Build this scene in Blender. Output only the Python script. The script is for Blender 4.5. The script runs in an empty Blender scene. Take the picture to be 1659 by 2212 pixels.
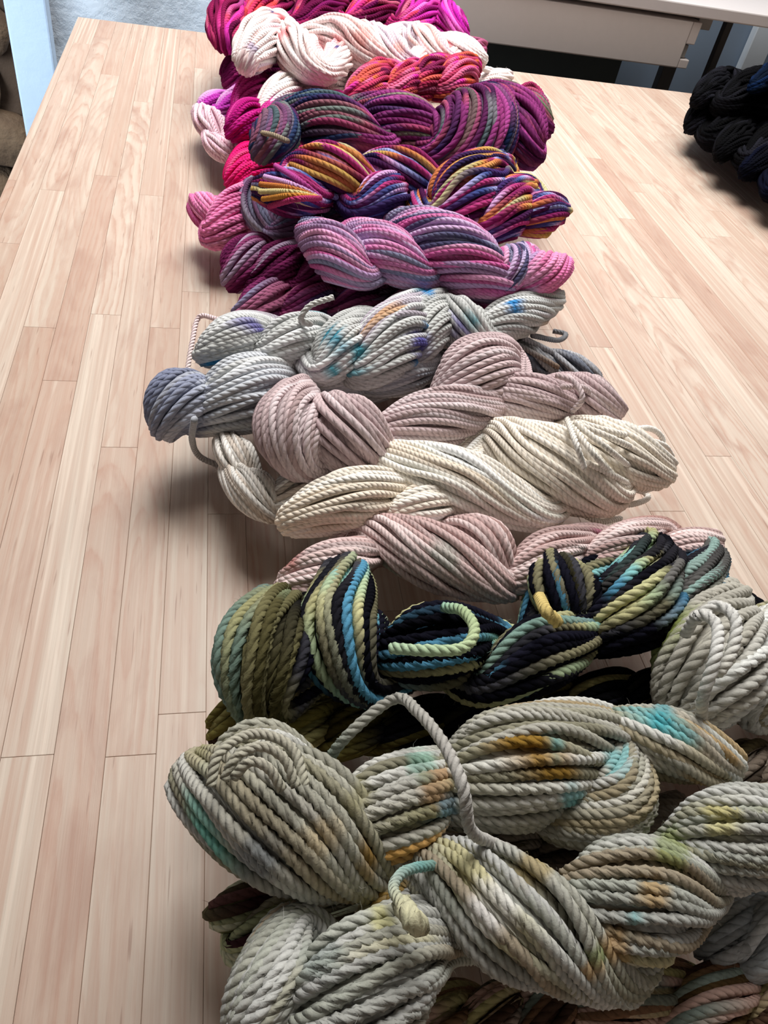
import bpy, bmesh, math, random
import numpy as np
from mathutils import Matrix, Vector

# ------------------------------------------------------------------ camera
F_PX, CX, CY = 1661.0, 829.5, 1106.0
H = 0.45                                   # lens height above the table top (table top is z = 0)
R = np.array([[0.97750559, 0.00343194, -0.21088158],
              [-0.14911353, 0.71836312, -0.67949951],
              [0.14915754, 0.69565987, 0.70271571]])
CAM = np.array([0.0, 0.0, H])
scene = bpy.context.scene
cam_d = bpy.data.cameras.new('camera')
cam_d.sensor_fit = 'HORIZONTAL'; cam_d.sensor_width = 36.0
cam_d.lens = F_PX / 1659.0 * 36.0
cam_d.clip_start = 0.01
cam = bpy.data.objects.new('camera', cam_d)
scene.collection.objects.link(cam)
m4 = Matrix([list(R[i]) + [CAM[i]] for i in range(3)] + [[0, 0, 0, 1]])
cam.matrix_world = m4
scene.camera = cam

# ------------------------------------------------------------------ light
world = bpy.data.worlds.new('daylight'); scene.world = world
world.use_nodes = True
bg = world.node_tree.nodes['Background']
bg.inputs[0].default_value = (0.94, 0.97, 1.0, 1.0)
bg.inputs[1].default_value = 0.21

def area_light(name, loc, target, sx, sy, power, col):
    d = bpy.data.lights.new(name, 'AREA'); d.shape = 'RECTANGLE'; d.size = sx; d.size_y = sy
    d.energy = power; d.color = col
    o = bpy.data.objects.new(name, d); scene.collection.objects.link(o)
    o.location = loc
    o.rotation_euler = (Vector(target) - Vector(loc)).to_track_quat('-Z', 'Y').to_euler()
    return o
area_light('window_light', (1.1, 2.1, 1.7), (0.35, 1.1, 0.0), 1.8, 1.3, 22, (1.0, 0.98, 0.95))
lamp = area_light('ceiling_light', (0.15, 1.45, 2.0), (0.30, 1.25, 0.0), 1.2, 1.2, 19, (1.0, 0.975, 0.945))
lamp.data.spread = math.radians(105)
wall_fill = area_light('wall_fill_light', (-1.1, 0.9, 0.1), (-0.1, 2.3, -0.15), 0.6, 0.9, 2.6, (0.80, 0.90, 1.0))  # added fill light to brighten the back wall and post
wall_fill.data.spread = math.radians(60)

vs = scene.view_settings
vs.view_transform = 'Standard'; vs.look = 'None'; vs.gamma = 1.0
vs.exposure = 0.5
vs.use_curve_mapping = False

# ------------------------------------------------------------------ helpers
COL = scene.collection

def lin(h):
    h = h.lstrip('#')
    c = np.array([int(h[i:i + 2], 16) for i in (0, 2, 4)]) / 255.0
    return np.where(c <= 0.04045, c / 12.92, ((c + 0.055) / 1.055) ** 2.4)

def ray(x, y):
    d = R @ np.array([x - CX, -(y - CY), -F_PX])
    return d                                # scaled so that depth 1 == F_PX

def on_plane(x, y, z=0.0):
    d = ray(x, y); s = (z - H) / d[2]
    return CAM + d * s

def on_back(x, y, Y):
    d = ray(x, y); s = Y / d[1]
    return CAM + d * s

def depth_of(p):
    return float((p - CAM) @ (R @ np.array([0, 0, -1.0])))

def link(name, mesh, mat, parent=None):
    if mat is not None:
        mesh.materials.clear(); mesh.materials.append(mat)
    o = bpy.data.objects.new(name, mesh)
    COL.objects.link(o)
    if parent is not None:
        o.parent = parent
    return o

def tag(o, label=None, cat=None, group=None, kind=None):
    if label: o['label'] = label
    if cat: o['category'] = cat
    if group: o['group'] = group
    if kind: o['kind'] = kind
    return o

def empty(name, loc):
    o = bpy.data.objects.new(name, None); COL.objects.link(o)
    o.location = [float(v) for v in loc]; o.empty_display_size = 0.03
    return o

def box_bm(bm, lo, hi):
    lo = Vector(lo); hi = Vector(hi)
    ret = bmesh.ops.create_cube(bm, size=1.0)
    for v in ret['verts']:
        v.co = Vector(((lo.x + hi.x) / 2 + v.co.x * (hi.x - lo.x),
                       (lo.y + hi.y) / 2 + v.co.y * (hi.y - lo.y),
                       (lo.z + hi.z) / 2 + v.co.z * (hi.z - lo.z)))
    return ret['verts']

def box_mesh(name, lo, hi, bevel=0.0, seg=1):
    bm = bmesh.new(); box_bm(bm, lo, hi)
    if bevel > 0:
        bmesh.ops.bevel(bm, geom=list(bm.edges), offset=bevel, segments=seg, affect='EDGES', profile=0.5)
    me = bpy.data.meshes.new(name); bm.to_mesh(me); bm.free()
    return me

# ------------------------------------------------------------------ materials
def new_mat(name):
    m = bpy.data.materials.new(name); m.use_nodes = True
    nt = m.node_tree
    return m, nt, nt.nodes['Principled BSDF']

def N(nt, kind, **kw):
    n = nt.nodes.new(kind)
    for k, v in kw.items():
        setattr(n, k, v)
    return n

def math_node(nt, op, a=None, b=None, clamp=False):
    n = N(nt, 'ShaderNodeMath', operation=op); n.use_clamp = clamp
    for i, v in enumerate((a, b)):
        if v is None: continue
        if isinstance(v, (int, float)): n.inputs[i].default_value = v
        else: nt.links.new(v, n.inputs[i])
    return n.outputs[0]

def mix_col(nt, fac, a, b, mode='MIX'):
    n = N(nt, 'ShaderNodeMix', data_type='RGBA', blend_type=mode)
    for s, v in ((n.inputs[0], fac), (n.inputs[6], a), (n.inputs[7], b)):
        if isinstance(v, (int, float)): s.default_value = v
        elif isinstance(v, (tuple, list, np.ndarray)): s.default_value = (float(v[0]), float(v[1]), float(v[2]), 1)
        else: nt.links.new(v, s)
    return n.outputs[2]

def ramp(nt, fac, stops):
    n = N(nt, 'ShaderNodeValToRGB')
    el = n.color_ramp.elements
    while len(el) < len(stops): el.new(0.5)
    for e, (p, c) in zip(el, stops):
        e.position = p
        e.color = (c[0], c[1], c[2], 1) if not isinstance(c, (int, float)) else (c, c, c, 1)
    nt.links.new(fac, n.inputs[0])
    return n.outputs[0]

def wool_material(name, ply_bump):
    m, nt, p = new_mat(name)
    at = N(nt, 'ShaderNodeAttribute', attribute_name='dye')
    tc = N(nt, 'ShaderNodeTexCoord')
    uv = N(nt, 'ShaderNodeSeparateXYZ'); nt.links.new(tc.outputs['UV'], uv.inputs[0])
    # fibre mottling on the dye
    n1 = N(nt, 'ShaderNodeTexNoise'); n1.inputs['Scale'].default_value = 420; n1.inputs['Detail'].default_value = 3
    nt.links.new(tc.outputs['Object'], n1.inputs['Vector'])
    f = math_node(nt, 'MULTIPLY_ADD', n1.outputs[0], 0.5)
    nt.nodes[-1].inputs[2].default_value = 0.75
    cl = N(nt, 'ShaderNodeVectorMath', operation='SCALE')
    nt.links.new(at.outputs['Color'], cl.inputs[0]); nt.links.new(f, cl.inputs['Scale'])
    nt.links.new(cl.outputs[0], p.inputs['Base Color'])
    p.inputs['Roughness'].default_value = 0.92
    p.inputs['Specular IOR Level'].default_value = 0.03
    p.inputs['Sheen Weight'].default_value = 0.0
    p.inputs['Sheen Roughness'].default_value = 0.45
    # fine twisted fibre relief running round each ply
    ph = math_node(nt, 'SUBTRACT', uv.outputs[1], uv.outputs[0])
    fib = N(nt, 'ShaderNodeTexNoise'); fib.inputs['Scale'].default_value = 900; fib.inputs['Detail'].default_value = 2
    nt.links.new(tc.outputs['Object'], fib.inputs['Vector'])
    b1 = N(nt, 'ShaderNodeBump'); b1.inputs['Strength'].default_value = 0.35; b1.inputs['Distance'].default_value = 0.0008
    nt.links.new(fib.outputs[0], b1.inputs['Height'])
    last = b1
    if True:
        if ply_bump:
            s = math_node(nt, 'ABSOLUTE', math_node(nt, 'SINE', math_node(nt, 'MULTIPLY', ph, 3 * math.pi)))
        else:        # the section itself is twisted: the groove follows the section
            s = math_node(nt, 'ABSOLUTE', math_node(nt, 'COSINE', math_node(nt, 'MULTIPLY', uv.outputs[1], 3 * math.pi)))
        s = math_node(nt, 'POWER', s, 0.6)
        b2 = N(nt, 'ShaderNodeBump'); b2.inputs['Strength'].default_value = 0.6; b2.inputs['Distance'].default_value = 0.0018
        nt.links.new(s, b2.inputs['Height']); nt.links.new(b1.outputs[0], b2.inputs['Normal'])
        last = b2
    nt.links.new(last.outputs[0], p.inputs['Normal'])
    return m

WOOL_PLY = wool_material('plied_wool', False)
WOOL = wool_material('fine_wool', True)

def plain(name, col, rough=0.6, noise=0.0, scale=30.0, bump=0.0, bscale=40.0, metallic=0.0):
    m, nt, p = new_mat(name)
    c = lin(col) if isinstance(col, str) else col
    tc = N(nt, 'ShaderNodeTexCoord')
    n1 = N(nt, 'ShaderNodeTexNoise'); n1.inputs['Scale'].default_value = scale; n1.inputs['Detail'].default_value = 5
    nt.links.new(tc.outputs['Object'], n1.inputs['Vector'])
    out = mix_col(nt, n1.outputs[0], tuple(np.clip(c * (1 - noise), 0, 1)), tuple(np.clip(c * (1 + noise), 0, 1)))
    nt.links.new(out, p.inputs['Base Color'])
    p.inputs['Roughness'].default_value = rough; p.inputs['Metallic'].default_value = metallic
    if bump > 0:
        n2 = N(nt, 'ShaderNodeTexNoise'); n2.inputs['Scale'].default_value = bscale; n2.inputs['Detail'].default_value = 6
        n2.inputs['Roughness'].default_value = 0.6
        nt.links.new(tc.outputs['Object'], n2.inputs['Vector'])
        b = N(nt, 'ShaderNodeBump'); b.inputs['Strength'].default_value = 1.0; b.inputs['Distance'].default_value = bump
        nt.links.new(n2.outputs[0], b.inputs['Height']); nt.links.new(b.outputs[0], p.inputs['Normal'])
    return m

def wood_material():
    m, nt, p = new_mat('butcher_block_wood')
    tc = N(nt, 'ShaderNodeTexCoord'); oi = N(nt, 'ShaderNodeObjectInfo')
    L = nt.links
    rnd = oi.outputs['Random']
    r2 = math_node(nt, 'FRACT', math_node(nt, 'MULTIPLY', rnd, 17.31))
    r3 = math_node(nt, 'FRACT', math_node(nt, 'MULTIPLY', rnd, 91.7))
    # per stave offset
    off = N(nt, 'ShaderNodeCombineXYZ')
    L.new(math_node(nt, 'MULTIPLY', rnd, 13.0), off.inputs[2]); L.new(math_node(nt, 'MULTIPLY', r2, 7.0), off.inputs[1])
    add = N(nt, 'ShaderNodeVectorMath', operation='ADD'); L.new(tc.outputs['Object'], add.inputs[0]); L.new(off.outputs[0], add.inputs[1])
    # warp
    mp = N(nt, 'ShaderNodeMapping'); mp.inputs['Scale'].default_value = (16, 3.2, 1); L.new(add.outputs[0], mp.inputs[0])
    wn = N(nt, 'ShaderNodeTexNoise'); wn.inputs['Scale'].default_value = 1.0; wn.inputs['Detail'].default_value = 6
    L.new(mp.outputs[0], wn.inputs['Vector'])
    sx = N(nt, 'ShaderNodeSeparateXYZ'); L.new(tc.outputs['Object'], sx.inputs[0])
    # growth rings: distance from a pith line that lies nearer or farther from the stave
    dist_x = math_node(nt, 'ADD', sx.outputs[0], math_node(nt, 'MULTIPLY', math_node(nt, 'SUBTRACT', r2, 0.5), 0.05))
    yy = math_node(nt, 'MULTIPLY', math_node(nt, 'ADD', sx.outputs[1], math_node(nt, 'MULTIPLY', math_node(nt, 'SUBTRACT', r3, 0.5), 0.5)), 0.075)
    d2 = math_node(nt, 'SQRT', math_node(nt, 'ADD', math_node(nt, 'POWER', dist_x, 2), math_node(nt, 'POWER', yy, 2)))
    wob = math_node(nt, 'MULTIPLY', math_node(nt, 'SUBTRACT', wn.outputs[0], 0.5), 0.035)
    ringd = math_node(nt, 'MULTIPLY', math_node(nt, 'ADD', d2, wob), 190.0)
    saw = math_node(nt, 'FRACT', ringd)
    # soft early wood rising to a thin dark late-wood line
    rr = ramp(nt, saw, [(0.0, 0.3), (0.12, 0.05), (0.5, 0.2), (0.8, 0.8), (0.92, 1.0), (1.0, 0.3)])
    # fine straight fibres
    mp2 = N(nt, 'ShaderNodeMapping'); mp2.inputs['Scale'].default_value = (900, 14, 1); L.new(add.outputs[0], mp2.inputs[0])
    fn = N(nt, 'ShaderNodeTexNoise'); fn.inputs['Scale'].default_value = 1.0; fn.inputs['Detail'].default_value = 3; L.new(mp2.outputs[0], fn.inputs['Vector'])
    # broad tone bands
    mp3 = N(nt, 'ShaderNodeMapping'); mp3.inputs['Scale'].default_value = (95, 4, 1); L.new(add.outputs[0], mp3.inputs[0])
    bn = N(nt, 'ShaderNodeTexNoise'); bn.inputs['Scale'].default_value = 1.0; bn.inputs['Detail'].default_value = 3; L.new(mp3.outputs[0], bn.inputs['Vector'])
    # light and dark straight streaks, strongest in the quarter-sawn staves
    mp5 = N(nt, 'ShaderNodeMapping'); mp5.inputs['Scale'].default_value = (230, 2.6, 1); L.new(add.outputs[0], mp5.inputs[0])
    sn = N(nt, 'ShaderNodeTexNoise'); sn.inputs['Scale'].default_value = 1.0; sn.inputs['Detail'].default_value = 4; sn.inputs['Distortion'].default_value = 0.3
    L.new(mp5.outputs[0], sn.inputs['Vector'])
    mott = N(nt, 'ShaderNodeTexNoise'); mott.inputs['Scale'].default_value = 1.0; mott.inputs['Detail'].default_value = 5
    mp6 = N(nt, 'ShaderNodeMapping'); mp6.inputs['Scale'].default_value = (160, 45, 1); L.new(add.outputs[0], mp6.inputs[0]); L.new(mp6.outputs[0], mott.inputs['Vector'])
    base = ramp(nt, rnd, [(0.0, lin('#beafa0')), (0.22, lin('#cdc4b6')), (0.45, lin('#b5a191')), (0.62, lin('#c8bdaf')), (0.82, lin('#bdab9c')), (1.0, lin('#ae9687'))])
    col = mix_col(nt, ramp(nt, bn.outputs[0], [(0.38, 0.0), (0.72, 0.55)]), base, tuple(lin('#b3917f')))
    q = math_node(nt, 'ADD', math_node(nt, 'MULTIPLY', math_node(nt, 'SUBTRACT', 1.0, r3), 0.38), 0.08)
    col = mix_col(nt, math_node(nt, 'MULTIPLY', ramp(nt, sn.outputs[0], [(0.50, 0.0), (0.66, 1.0)]), q), col, tuple(lin('#ab8673')))
    col = mix_col(nt, math_node(nt, 'MULTIPLY', ramp(nt, sn.outputs[0], [(0.34, 1.0), (0.48, 0.0)]), q), col, tuple(lin('#e6dacb')))
    amt = math_node(nt, 'ADD', math_node(nt, 'MULTIPLY', r3, 0.55), 0.10)
    rr = math_node(nt, 'MULTIPLY', rr, ramp(nt, mott.outputs[0], [(0.30, 0.4), (0.55, 1.0)]))
    col = mix_col(nt, math_node(nt, 'MULTIPLY', rr, amt), col, tuple(lin('#a97f6b')))
    col = mix_col(nt, math_node(nt, 'MULTIPLY', fn.outputs[0], 0.25), col, tuple(lin('#c3a48f')))
    # blushed darker patches across the flat-sawn staves
    mp7 = N(nt, 'ShaderNodeMapping'); mp7.inputs['Scale'].default_value = (40, 11, 1); L.new(add.outputs[0], mp7.inputs[0])
    pt = N(nt, 'ShaderNodeTexNoise'); pt.inputs['Scale'].default_value = 1.0; pt.inputs['Detail'].default_value = 6; pt.inputs['Distortion'].default_value = 0.6
    L.new(mp7.outputs[0], pt.inputs['Vector'])
    col = mix_col(nt, math_node(nt, 'MULTIPLY', ramp(nt, pt.outputs[0], [(0.50, 0.0), (0.66, 1.0)]), math_node(nt, 'MULTIPLY', r3, 0.6)), col, tuple(lin('#a07c6b')))
    # pores: short dark dashes along the grain
    mp4 = N(nt, 'ShaderNodeMapping'); mp4.inputs['Scale'].default_value = (420, 22, 1); L.new(add.outputs[0], mp4.inputs[0])
    pn = N(nt, 'ShaderNodeTexNoise'); pn.inputs['Scale'].default_value = 1.0; pn.inputs['Detail'].default_value = 1; L.new(mp4.outputs[0], pn.inputs['Vector'])
    pores = ramp(nt, pn.outputs[0], [(0.0, 0.0), (0.70, 0.0), (0.78, 1.0), (1.0, 1.0)])
    col = mix_col(nt, math_node(nt, 'MULTIPLY', pores, 0.45), col, tuple(lin('#7d5644')))
    L.new(col, p.inputs['Base Color'])
    p.inputs['Roughness'].default_value = 0.48; p.inputs['Specular IOR Level'].default_value = 0.45
    b = N(nt, 'ShaderNodeBump'); b.inputs['Strength'].default_value = 0.25; b.inputs['Distance'].default_value = 0.0004
    L.new(fn.outputs[0], b.inputs['Height']); L.new(b.outputs[0], p.inputs['Normal'])
    return m
WOOD = wood_material()

# ------------------------------------------------------------------ setting: table, walls, floor
TABLE_X0, TABLE_X1 = -0.252, 1.50
TABLE_Y0, TABLE_Y1 = -0.55, 1.721
FLOOR_Z = -0.78
floor = link('floor', box_mesh('floor', (-4, -3, FLOOR_Z - 0.05), (5, 3.2, FLOOR_Z)), plain('floor_boards', '#7a6a5c', 0.6, 0.15, 8))
tag(floor, kind='structure')

tag(link('ceiling_unseen', box_mesh('ceiling_unseen', (-4, -2.0, 2.2), (5, 3.2, 2.25)), plain('ceiling_paint', '#cfcac4', 0.8, 0.03)), kind='structure')  # unseen, added to cut the sky light reaching the near table
tag(link('wall_front_unseen', box_mesh('wall_front_unseen', (-4, -1.00, FLOOR_Z), (5, -0.92, 2.2)), plain('front_wall_paint', '#a39c94', 0.8, 0.05)), kind='structure')  # unseen, added behind the lens to shade the near end of the table

def plaster_material():
    m, nt, p = new_mat('blue_white_plaster')
    tc = N(nt, 'ShaderNodeTexCoord')
    n1 = N(nt, 'ShaderNodeTexNoise'); n1.inputs['Scale'].default_value = 9; n1.inputs['Detail'].default_value = 7; n1.inputs['Roughness'].default_value = 0.62
    nt.links.new(tc.outputs['Object'], n1.inputs['Vector'])
    v = N(nt, 'ShaderNodeTexNoise'); v.inputs['Scale'].default_value = 26; v.inputs['Detail'].default_value = 5; v.inputs['Distortion'].default_value = 1.2
    nt.links.new(tc.outputs['Object'], v.inputs['Vector'])
    c = mix_col(nt, n1.outputs[0], tuple(lin('#c6d3e0')), tuple(lin('#dde8f2')))
    nt.links.new(c, p.inputs['Base Color']); p.inputs['Roughness'].default_value = 0.85
    h = math_node(nt, 'ADD', ramp(nt, n1.outputs[0], [(0.38, 0.0), (0.6, 1.0)]), math_node(nt, 'MULTIPLY', v.outputs[0], 0.6))
    b = N(nt, 'ShaderNodeBump'); b.inputs['Strength'].default_value = 0.7; b.inputs['Distance'].default_value = 0.005
    nt.links.new(h, b.inputs['Height']); nt.links.new(b.outputs[0], p.inputs['Normal'])
    return m
PLASTER = plaster_material()
WALL_Y = 2.02

# ---- butcher block table
table = empty('work_table', (0.6, 0.6, FLOOR_Z))
tag(table, 'pale butcher block work table made of narrow glued wooden staves', 'table')
toff = Vector((0.6, 0.6, FLOOR_Z))
def tpart(name, lo, hi, mat, bevel=0.0, parent=None):
    lo = Vector(lo) - toff; hi = Vector(hi) - toff
    return link(name, box_mesh(name, lo, hi, bevel), mat, table if parent is None else parent)
GLUE = plain('glue_line', '#b79a86', 0.8, 0.1)
top = tpart('table_top', (TABLE_X0 + 0.001, TABLE_Y0 + 0.001, -0.036), (TABLE_X1 - 0.001, TABLE_Y1 - 0.001, -0.0012), GLUE)
DARKMETAL = plain('dark_metal', '#33302f', 0.5, 0.1)
for lx in (TABLE_X0 + 0.10, TABLE_X1 - 0.10):
    for ly in (TABLE_Y0 + 0.10, TABLE_Y1 - 0.12):
        tpart('leg', (lx - 0.03, ly - 0.03, FLOOR_Z), (lx + 0.03, ly + 0.03, -0.036), DARKMETAL, 0.003)
for ly in (TABLE_Y0 + 0.10, TABLE_Y1 - 0.12):
    tpart('apron', (TABLE_X0 + 0.13, ly - 0.012, -0.11), (TABLE_X1 - 0.13, ly + 0.012, -0.0362), DARKMETAL, 0.002)
# staves: seams measured on the photograph at x = -0.0665, -0.0373, -0.008 ...
rs_ = random.Random(11)
PITCH = 0.02925
col_x = -0.0665 - 7 * PITCH
ncol = 0
cols = []
x = TABLE_X0
cols.append((TABLE_X0, col_x + PITCH))
x = col_x + PITCH
while x < TABLE_X1 - 1e-4:
    w = PITCH * (1.0 if x < 0.05 else rs_.choice([1.0, 1.0, 1.2, 1.45]))
    cols.append((x, min(x + w, TABLE_X1))); x += w
FIXED = {-0.1250: 0.236, -0.0665: 0.232, -0.0958: 0.512}
stave_cache = {}
for (xa, xb) in cols:
    ends = None
    for k, v in FIXED.items():
        if abs(k - xa) < 0.006: ends = v
    ys = [TABLE_Y0]
    if ends is not None:
        y = ends - 0.62
        if y > TABLE_Y0 + 0.1: ys.append(y)
        ys.append(ends); y = ends
    else:
        y = TABLE_Y0 + rs_.uniform(0.15, 0.55)
        if xa < 0.06 and 0.02 < y < 0.4: y = 0.02
        ys.append(y)
    while True:
        y += rs_.uniform(0.42, 0.75)
        if y > TABLE_Y1 - 0.08: break
        ys.append(y)
    ys.append(TABLE_Y1)
    for ya, yb in zip(ys[:-1], ys[1:]):
        g = 0.00010
        hw, hl = (xb - xa) / 2 - g, (yb - ya) / 2 - g
        me = box_mesh('stave', (-hw, -hl, -0.034), (hw, hl, 0), 0.00022)
        o = link('stave', me, WOOD, top)
        o.location = Vector(((xa + xb) / 2, (ya + yb) / 2, 0)) - toff

# ---- back wall, post, stone
def wall_box(name, lo, hi, mat):
    return tag(link(name, box_mesh(name, lo, hi), mat), kind='structure')
WALL_Y = 2.40
wall_box('wall_back', (-0.425, WALL_Y - 0.3, FLOOR_Z), (0.36, WALL_Y + 0.12, 1.0), PLASTER)
wall_box('wall_right', (0.3605, WALL_Y, FLOOR_Z), (4.0, WALL_Y + 0.12, 1.0), plain('blue_grey_paint', '#8496ab', 0.7, 0.10, 3))
# white painted post (door casing) standing against the end of the wall
post = link('trim_1', box_mesh('trim_1', (-0.397, 1.80, FLOOR_Z), (-0.320, 1.84, 1.0), 0.004, 2),
            plain('white_paint', '#bcd3ec', 0.55, 0.04, 12, 0.0015, 25))
tag(post, kind='structure')
# rough brown stone wall left of the post
def rock_material():
    m, nt, p = new_mat('brown_stone')
    tc = N(nt, 'ShaderNodeTexCoord')
    n1 = N(nt, 'ShaderNodeTexNoise'); n1.inputs['Scale'].default_value = 11; n1.inputs['Detail'].default_value = 8
    nt.links.new(tc.outputs['Object'], n1.inputs['Vector'])
    c = ramp(nt, n1.outputs[0], [(0.3, lin('#3f3024')), (0.5, lin('#5f4c3a')), (0.7, lin('#77624c'))])
    nt.links.new(c, p.inputs['Base Color']); p.inputs['Roughness'].default_value = 0.95
    n2 = N(nt, 'ShaderNodeTexNoise'); n2.inputs['Scale'].default_value = 60; n2.inputs['Detail'].default_value = 6
    nt.links.new(tc.outputs['Object'], n2.inputs['Vector'])
    b = N(nt, 'ShaderNodeBump'); b.inputs['Strength'].default_value = 0.8; b.inputs['Distance'].default_value = 0.01
    nt.links.new(n2.outputs[0], b.inputs['Height']); nt.links.new(b.outputs[0], p.inputs['Normal'])
    return m
ROCK = rock_material()
lw = tag(link('wall_left', box_mesh('wall_left', (-1.6, 1.95, FLOOR_Z), (-0.43, 2.15, 1.0)), plain('mortar', '#4a3a2d', 0.95, 0.2, 30, 0.004, 60)), kind='structure')
rk = random.Random(5)
def stone_mesh(rx, ry, rz, seed):
    bm = bmesh.new()
    bmesh.ops.create_icosphere(bm, subdivisions=2, radius=1.0)
    rr = random.Random(seed)
    for v in bm.verts:
        q = v.co.copy()
        # squarish boulder face
        v.co = Vector([math.copysign(abs(c) ** 0.6, c) for c in q])
        k = 1.0 + rr.uniform(-0.08, 0.08)
        v.co = Vector((v.co.x * rx * k, v.co.y * ry * k, v.co.z * rz * k))
    for f in bm.faces: f.smooth = True
    me = bpy.data.meshes.new('stone'); bm.to_mesh(me); bm.free(); return me
variants = [stone_mesh(0.075 + 0.02 * (i % 3), 0.045, 0.05 + 0.012 * (i % 2), i) for i in range(5)]
z = FLOOR_Z + 0.05; row = 0
while z < 0.98:
    xx = -0.50 - (row % 2) * 0.06
    while xx > -1.58:
        o = link('stone', variants[rk.randrange(5)], ROCK, lw)
        o.location = (xx, 1.945, z + rk.uniform(-0.01, 0.01)); o.rotation_euler = (0, rk.uniform(-0.15, 0.15), rk.uniform(-0.2, 0.2))
        xx -= 0.155
    z += 0.105; row += 1

# ---- desk behind the table
desk = empty('desk', (1.0, 2.1, FLOOR_Z)); doff = Vector((1.0, 2.1, FLOOR_Z))
tag(desk, 'pale grey desk with a shallow beige drawer box behind the wooden table', 'desk')
def dpart(name, lo, hi, mat, bevel=0.002, parent=None):
    return link(name, box_mesh(name, Vector(lo) - doff, Vector(hi) - doff, bevel, 2), mat, parent or desk)
LAM = plain('grey_laminate', '#cfc9c8', 0.5, 0.03, 60)
BEIGE = plain('beige_laminate', '#cbc2bd', 0.55, 0.03, 80)
GREYP = plain('grey_plastic', '#8d8a86', 0.5, 0.04, 40)
BLUEGREY = plain('blue_grey_panel', '#76879b', 0.7, 0.08, 10)
dpart('desk_top', (0.25, 1.90, 0.107), (2.2, 2.30, 0.132), LAM, 0.003)
dr = dpart('drawer_box', (0.28, 1.905, 0.001), (1.075, 2.24, 0.098), BEIGE, 0.003)
dpart('end_rail', (1.0753, 1.907, 0.052), (1.098, 2.23, 0.0975), BEIGE, 0.002, dr)
dpart('end_rail', (1.0753, 1.912, 0.022), (1.088, 2.23, 0.050), GREYP, 0.002, dr)
dpart('end_rail', (1.0753, 1.906, 0.0015), (1.100, 2.23, 0.0205), BEIGE, 0.002, dr)
dpart('runner', (1.099, 1.93, 0.080), (1.135, 2.22, 0.104), GREYP, 0.002)
dpart('leg', (1.214, 2.00, FLOOR_Z), (1.232, 2.02, 0.1065), DARKMETAL)
dpart('leg', (0.34, 2.25, FLOOR_Z), (0.38, 2.29, 0.1065), DARKMETAL)
dpart('leg', (1.235, 2.26, FLOOR_Z), (1.275, 2.29, 0.1065), DARKMETAL)
dpart('leg', (2.10, 2.00, FLOOR_Z), (2.15, 2.05, 0.1065), DARKMETAL)
dpart('back_panel', (0.395, 2.31, -0.5), (1.13, 2.33, 0.10), plain('dark_green_panel', '#2b302e', 0.7, 0.1))
# pale uprights on the wall to the right of the desk leg
for k, (xa, xb) in enumerate(((1.30, 1.37), (1.455, 1.52))):
    t = link('trim_%d' % (k + 2), box_mesh('trim', (xa + 0.24, WALL_Y - 0.03, FLOOR_Z), (xb + 0.24, WALL_Y - 0.001, 1.0), 0.003), plain('cool_white_trim', '#dfe9f2', 0.5, 0.03))
    tag(t, kind='structure')

# ------------------------------------------------------------------ yarn
def catmull_closed(P, n_per):
    """closed centripetal-ish Catmull-Rom through rows of P"""
    n = len(P); out = []
    t = np.linspace(0, 1, n_per, endpoint=False)[:, None]
    for i in range(n):
        p0, p1, p2, p3 = P[(i - 1) % n], P[i], P[(i + 1) % n], P[(i + 2) % n]
        m1, m2 = (p2 - p0) * 0.5, (p3 - p1) * 0.5
        h00 = 2 * t**3 - 3 * t**2 + 1; h10 = t**3 - 2 * t**2 + t
        h01 = -2 * t**3 + 3 * t**2; h11 = t**3 - t**2
        out.append(h00 * p1 + h10 * m1 + h01 * p2 + h11 * m2)
    return np.concatenate(out)

def catmull_open(P, n_per):
    P = np.asarray(P, float)
    Q = np.vstack([2 * P[0] - P[1], P, 2 * P[-1] - P[-2]])
    out = []
    t = np.linspace(0, 1, n_per, endpoint=False)[:, None]
    for i in range(1, len(Q) - 2):
        p0, p1, p2, p3 = Q[i - 1], Q[i], Q[i + 1], Q[i + 2]
        m1, m2 = (p2 - p0) * 0.5, (p3 - p1) * 0.5
        out.append((2*t**3-3*t**2+1)*p1 + (t**3-2*t**2+t)*m1 + (-2*t**3+3*t**2)*p2 + (t**3-t**2)*m2)
    out.append(Q[-2][None])
    return np.concatenate(out)

def resample_closed(Q, step):
    Qc = np.vstack([Q, Q[:1]])
    seg = np.linalg.norm(np.diff(Qc[:, :3], axis=0), axis=1)
    s = np.concatenate([[0], np.cumsum(seg)]); L = s[-1]
    M = max(24, int(round(L / step)))
    t = np.linspace(0, L, M, endpoint=False)
    return np.stack([np.interp(t, s, Qc[:, k]) for k in range(Q.shape[1])], 1), L

def unit(v):
    return v / np.maximum(np.linalg.norm(v, axis=-1, keepdims=True), 1e-12)

def rmf_closed(P):
    T = unit(np.roll(P, -1, 0) - np.roll(P, 1, 0)); M = len(P)
    Nn = np.zeros_like(P)
    a = np.cross(T[0], [0, 0, 1.0]); a = a / (np.linalg.norm(a) + 1e-9) if np.linalg.norm(a) > 1e-3 else np.array([1.0, 0, 0])
    Nn[0] = a; r = a
    for i in range(M):
        j = (i + 1) % M
        v1 = P[j] - P[i]; c1 = v1 @ v1 + 1e-18
        rL = r - (2 / c1) * (v1 @ r) * v1
        tL = T[i] - (2 / c1) * (v1 @ T[i]) * v1
        v2 = T[j] - tL; c2 = v2 @ v2 + 1e-18
        r = rL - (2 / c2) * (v2 @ rL) * v2
        if j == 0:
            b = np.cross(T[0], Nn[0])
            ang = math.atan2(r @ b, r @ Nn[0]); break
        Nn[j] = r
    return T, Nn, np.cross(T, Nn), ang

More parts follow.
